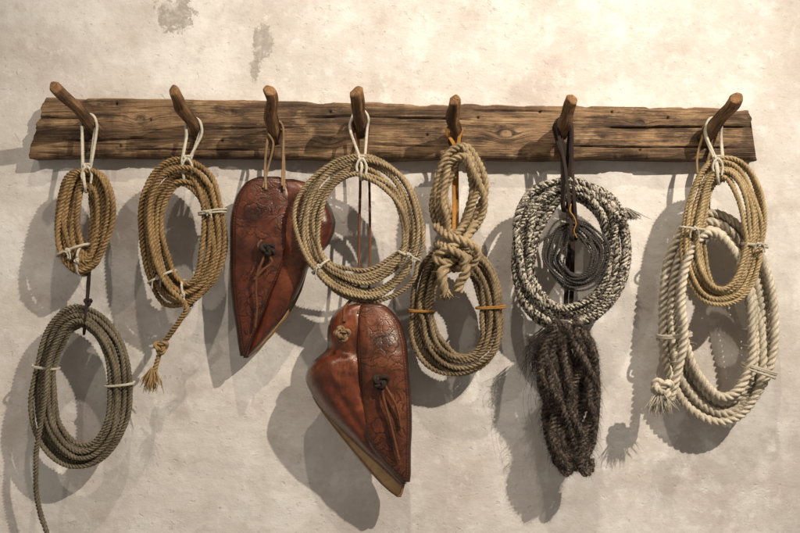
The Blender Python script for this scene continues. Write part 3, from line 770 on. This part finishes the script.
def leafm(x, y, cx, cy, L, w, ang, bend):
    """acanthus leaf: bent, with a central vein and scalloped lobes"""
    c, s = math.cos(ang), math.sin(ang); u = ((x - cx) * c + (y - cy) * s) / L
    v = (-(x - cx) * s + (y - cy) * c + bend * L * (u * u - .3)) / w
    prof = np.sqrt(np.clip(1 - u * u, 0, 1)) * (1 - .35 * u) * (.86 + .14 * np.cos(u * 15))
    q = np.abs(v) / (prof + 1e-3)
    ins = (q < 1) & (np.abs(u) < 1)
    h = .45 * ins - .9 * np.exp(-(v / .13) ** 2) * ins
    h = h - .55 * np.exp(-((np.sin(u * 7.5 + np.abs(v) * 2.2)) / .28) ** 2) * ins * (np.abs(v) > .15)
    h = h - 1.0 * np.exp(-((q - 1.08) / .13) ** 2) * (np.abs(u) < 1.02)
    return h, np.exp(-(np.hypot(u, v) / 1.35) ** 6), ins
def panel(name, rows, d, bulge, mat, parent, flowers=(), region=None, seed=0, border=None, nu=230, nv=380, thick=.006, skew=0.5, relief=.0007, dfun=None, p=0.5, curl=5.0):
    yy, xl, xr = smooth_rows(rows, nv)
    u = np.linspace(0, 1, nu); u = .5 - .5 * np.cos(np.pi * (u * .8 + .1)); u = (u - u[0]) / (u[-1] - u[0])
    PX = xl[:, None] * (1 - u) + xr[:, None] * u; PY = yy[:, None] + 0 * u
    wd = (xr - xl)[:, None]
    su = u ** (math.log(.5) / math.log(skew))
    prof = np.clip(1 - np.abs(2 * su - 1) ** 2.4, 0, 1) ** p
    dd = d + bulge * prof[None, :] * np.clip(wd / wd.max(), 0, 1) ** .6
    if dfun is not None: dd = dd + dfun(PX, PY)
    dd = dd + .0030 * fbm(PX * .07, PY * .07, 77, 1, 2) + .0012 * fbm(PX * .22, PY * .22, 78, 1, 2)
    h = 0 * PX; bg = 0 * PX
    e = np.minimum(u[None, :], 1 - u[None, :]) * wd
    e = np.minimum(e, np.minimum(PY - yy[0], yy[-1] - PY) * 1.2)
    taken = np.zeros_like(PX, bool)
    for r_ in flowers:
        a, m, ins = rosette(PX, PY, *r_); h = np.where(taken, h, h + a * (e > 5)); taken |= ins; bg = np.maximum(bg, m)
    if region is not None:
        rg = np.random.default_rng(seed); pts = [(f_[0], f_[1], f_[2]) for f_ in flowers]
        for _ in range(1600):
            cx = rg.uniform(xl.min(), xr.max()); cy = rg.uniform(yy[0], yy[-1]); R = curl * rg.uniform(.6, 1.2)
            i_ = np.argmin(np.abs(yy - cy))
            if cx - R * .6 < xl[i_] + 5.5 or cx + R * .6 > xr[i_] - 5.5 or not region(cx, cy): continue
            if any(math.hypot(cx - a[0], cy - a[1]) < (R + a[2]) * .80 for a in pts): continue
            near = min(flowers, key=lambda f_: math.hypot(f_[0] - cx, f_[1] - cy)) if flowers else (cx, cy - 10, 1)
            ang = math.atan2(cy - near[1], cx - near[0]) + rg.choice([-1, 1]) * rg.uniform(.5, 1.2)
            pts.append((cx, cy, R))
            if rg.uniform() < .28: a, m, ins = scroll(PX, PY, cx, cy, R * .9, rg.choice([-1, 1]), rg.uniform(0, 6))
            else: a, m, ins = leafm(PX, PY, cx, cy, R * 1.45, R * .62, ang, rg.choice([-1, 1]) * .5)
            h = np.where(taken, h, h + a * (e > 5)); taken |= ins; bg = np.maximum(bg, m)
    if border:
        bg = bg * (e > border[-1] + 1); h = h * (e > border[-1] + .5)
        for b in border: h = h - 1.0 * np.exp(-((e - b) / 0.55) ** 2)
        s = np.cumsum(np.abs(np.gradient(yy)))[:, None]
        if len(border) > 1: h = h + 0.5 * np.cos(s * 2 * np.pi / 2.6) * np.exp(-((e - (border[0] + border[-1]) / 2) / 0.8) ** 2)
    h = h - 0.8 * bg * (~taken) * (0.6 + .4 * np.sin(PX * 2.9) * np.sin(PY * 2.9))
    h = np.clip(h, -1.2, 1.1)
    # tooling worn away in places
    h = h * np.clip(.75 + .7 * fbm(PX * .16, PY * .16, 91, 1, 3), .35, 1)
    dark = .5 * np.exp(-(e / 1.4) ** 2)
    dd = dd + h * relief
    k = nv * nu
    Vf = Warr(PX, PY, dd).reshape(-1, 3)
    Vb = Warr(PX, PY, dd - thick).reshape(-1, 3)
    g = grid(nu, nv)
    bi = np.concatenate([np.arange(nu), np.arange(1, nv) * nu + nu - 1, (nv - 1) * nu + np.arange(nu - 2, -1, -1), np.arange(nv - 2, 0, -1) * nu])
    b2 = np.roll(bi, -1)
    side = np.stack([bi, b2, b2 + k, bi + k], -1)
    V = np.concatenate([Vf, Vb]); U = np.concatenate([np.stack([PX, PY], -1).reshape(-1, 2)] * 2) * .01
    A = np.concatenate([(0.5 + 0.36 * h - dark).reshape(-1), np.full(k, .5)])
    return make_obj(name, (V, [g[:, ::-1], g + k, side], U, A), mat, parent)

TG = 'leather stirrup covers hanging on the peg rack'
def empty(name, p):
    o = bpy.data.objects.new(name, None); scene.collection.objects.link(o); o.location = Vector(p); o['_o'] = [float(v) for v in p]; return o
t1 = empty('stirrup_cover', W(270, 180, .06)); tag(t1, 'dark oxblood tooled leather stirrup cover hung toe down', 'stirrup cover', TG)
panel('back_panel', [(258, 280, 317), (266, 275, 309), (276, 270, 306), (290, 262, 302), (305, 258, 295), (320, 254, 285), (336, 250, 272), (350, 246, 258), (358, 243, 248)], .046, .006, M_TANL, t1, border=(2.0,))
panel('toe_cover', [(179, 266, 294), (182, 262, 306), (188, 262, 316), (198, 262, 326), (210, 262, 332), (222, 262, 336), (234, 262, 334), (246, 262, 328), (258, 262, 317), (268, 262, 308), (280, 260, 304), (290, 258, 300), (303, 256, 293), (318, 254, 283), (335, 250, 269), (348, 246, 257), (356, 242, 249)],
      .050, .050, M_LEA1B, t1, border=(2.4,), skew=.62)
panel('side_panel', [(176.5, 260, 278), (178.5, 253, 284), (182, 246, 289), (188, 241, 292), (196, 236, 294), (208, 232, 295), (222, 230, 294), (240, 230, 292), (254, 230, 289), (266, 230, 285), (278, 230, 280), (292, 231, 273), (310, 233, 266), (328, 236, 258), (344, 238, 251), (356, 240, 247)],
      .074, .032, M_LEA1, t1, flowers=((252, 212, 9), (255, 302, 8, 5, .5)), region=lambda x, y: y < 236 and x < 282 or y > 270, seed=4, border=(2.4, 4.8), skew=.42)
rg = np.random.default_rng(9)
make_obj('lace', join([tube(px_path([(266, 252, .118), (262, 262, .120), (257, 275, .117), (256, 292, .112), (257, 308, .107), (255, 328, .100)]), 1.2 * S, 0, seg=8),
                       tube(px_path([(262, 240, .115), (258, 246, .119), (265, 252, .122), (272, 262, .119), (263, 270, .118), (254, 280, .115)]), 1.3 * S, 0, seg=8)]), M_LACE, t1)
make_obj('knot', join([knot_geo(267, 249, .120, 6.5, 4.2, rg, lobes=0), knot_geo(270, 251, .122, 4.5, 3.6, rg, lobes=0, rot=1)]), M_DLACE, t1)
x, y, r = peg_at(2, .066)
make_obj('hanging_loop', join([tube(px_path([(266, 190, .104), (265, 165, .088), (x - r - 1, y + 8, .07), (x - r - 1, y - 2, .068), (x, y - r - 1, .067), (x + r + 1, y, .066), (x + r, y + 8, .066), (284, 165, .078), (284, 190, .102)]), 1.3 * S, 0, seg=8),
                               tube(px_path([(263, 188, .102), (268, 168, .089), (x - r * .3, y + r + 10, .080), (x - r - 1, y + 5, .078), (x - r, y - 4, .076), (x, y - r - 1, .075), (x + r + 1, y, .075), (283, 158, .080), (282, 186, .102)]), 1.1 * S, 0, seg=8)]), M_RAW, t1)

t2 = empty('stirrup_cover', W(375, 310, .09)); tag(t2, 'chestnut tooled leather stirrup cover with rounded toe', 'stirrup cover', TG)
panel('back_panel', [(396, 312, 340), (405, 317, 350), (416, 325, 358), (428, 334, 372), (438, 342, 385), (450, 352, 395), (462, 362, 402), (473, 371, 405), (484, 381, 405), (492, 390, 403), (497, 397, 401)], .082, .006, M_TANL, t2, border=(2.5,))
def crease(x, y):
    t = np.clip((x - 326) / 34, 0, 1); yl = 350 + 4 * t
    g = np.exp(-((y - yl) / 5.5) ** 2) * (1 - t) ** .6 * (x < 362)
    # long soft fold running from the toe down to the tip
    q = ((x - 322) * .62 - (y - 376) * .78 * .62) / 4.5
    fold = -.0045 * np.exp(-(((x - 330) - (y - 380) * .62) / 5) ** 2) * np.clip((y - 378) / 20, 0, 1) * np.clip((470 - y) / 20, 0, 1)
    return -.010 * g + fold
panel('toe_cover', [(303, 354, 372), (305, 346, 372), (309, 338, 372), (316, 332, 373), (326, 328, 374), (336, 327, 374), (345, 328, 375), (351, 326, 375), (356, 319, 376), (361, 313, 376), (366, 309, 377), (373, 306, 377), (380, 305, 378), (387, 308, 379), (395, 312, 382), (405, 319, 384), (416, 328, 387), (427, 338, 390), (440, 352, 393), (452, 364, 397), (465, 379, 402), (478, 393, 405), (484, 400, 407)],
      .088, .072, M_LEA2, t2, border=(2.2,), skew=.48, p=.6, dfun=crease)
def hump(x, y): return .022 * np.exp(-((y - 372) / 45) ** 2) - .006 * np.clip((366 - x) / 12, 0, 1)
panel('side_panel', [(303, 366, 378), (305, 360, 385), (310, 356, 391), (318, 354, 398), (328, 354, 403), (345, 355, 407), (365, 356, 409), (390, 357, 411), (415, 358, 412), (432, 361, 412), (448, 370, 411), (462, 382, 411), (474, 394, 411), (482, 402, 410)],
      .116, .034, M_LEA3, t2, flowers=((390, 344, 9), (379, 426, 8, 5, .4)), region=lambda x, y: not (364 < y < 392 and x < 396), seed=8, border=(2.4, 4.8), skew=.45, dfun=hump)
make_obj('knot', join([knot_geo(381, 381, .180, 7.0, 4.6, rg, lobes=0), knot_geo(379, 383, .182, 4.6, 3.8, rg, lobes=0, rot=1.1)]), M_DLACE, t2)
make_obj('lace', join([tube(px_path([(382, 386, .180), (384, 400, .177), (389, 418, .168), (394, 438, .160), (399, 460, .149)]), 1.3 * S, 0, seg=8),
                       tube(px_path([(384, 384, .180), (390, 394, .178), (397, 408, .169), (401, 428, .158)]), 1.2 * S, 0, seg=8)]), M_LACE, t2)
make_obj('toe_knot', join([knot_geo(343, 335, .162, 6, 5, rg), knot_geo(340, 332, .157, 4.6, 4.6, rg, rot=.8)]), M_RAW, t2)
x, y, r = peg_at(3, .066)
make_obj('hanging_strap', join([tube(px_path([(358, 314, .135), (359, 290, .100), (359, 240, .082), (360, 170, .075), (x - r, y + 8, .068), (x - r - 1, y - 2, .066), (x, y - r - 1, .066), (x + r + 1, y, .064), (x + r - 1, y + 10, .066), (369, 170, .068), (370, 240, .076), (369, 290, .096), (370, 316, .135)]), 1.3 * S, 0, seg=10),
                                tube(px_path([(344, 322, .143), (345, 308, .120), (351, 300, .108), (357, 296, .104), (362, 300, .108), (366, 308, .122), (374, 314, .142)]), 1.5 * S, 0, seg=8)]), M_LACE, t2)

for o in bpy.data.objects:
    if '_o' in o: del o['_o']

# ------------------------------------------------------------------ lights
def spot(name, loc, target, power, size, color, ang=105, blend=1.0):
    l = bpy.data.lights.new(name, 'SPOT'); l.energy = power; l.shadow_soft_size = size; l.color = color
    l.spot_size = math.radians(ang); l.spot_blend = blend
    o = bpy.data.objects.new(name, l); scene.collection.objects.link(o); o.location = loc
    o.rotation_euler = (Vector(target) - Vector(loc)).to_track_quat('-Z', 'Y').to_euler(); return o
spot('ceiling_spot', (0.15, -1.60, ZC + 2.80), (0.0, 0, ZC - .75), 190, .026, (1, .915, .79), 62)
spot('ceiling_spot', (1.75, -2.00, ZC + 1.85), (-0.20, 0, ZC - .38), 500, .022, (1, .915, .80), 68)
spot('ceiling_spot', (-1.3, -2.2, ZC + 2.0), (0.0, 0, ZC - .45), 55, .030, (1, .92, .81), 70)
wd = bpy.data.worlds.new('World'); scene.world = wd; wd.use_nodes = True
bg = wd.node_tree.nodes['Background']; bg.inputs[0].default_value = (1, .92, .83, 1); bg.inputs[1].default_value = .235

# ------------------------------------------------------------------ camera
cam = bpy.data.cameras.new('Camera'); co = bpy.data.objects.new('Camera', cam); scene.collection.objects.link(co)
co.location = (X0, -D, ZC); co.rotation_euler = (math.radians(90), 0, 0)
cam.sensor_width = 36; cam.lens = 36 * D / (800 * S); cam.shift_x = -X0 / (800 * S); cam.clip_end = 50; cam.clip_start = .05
scene.camera = co
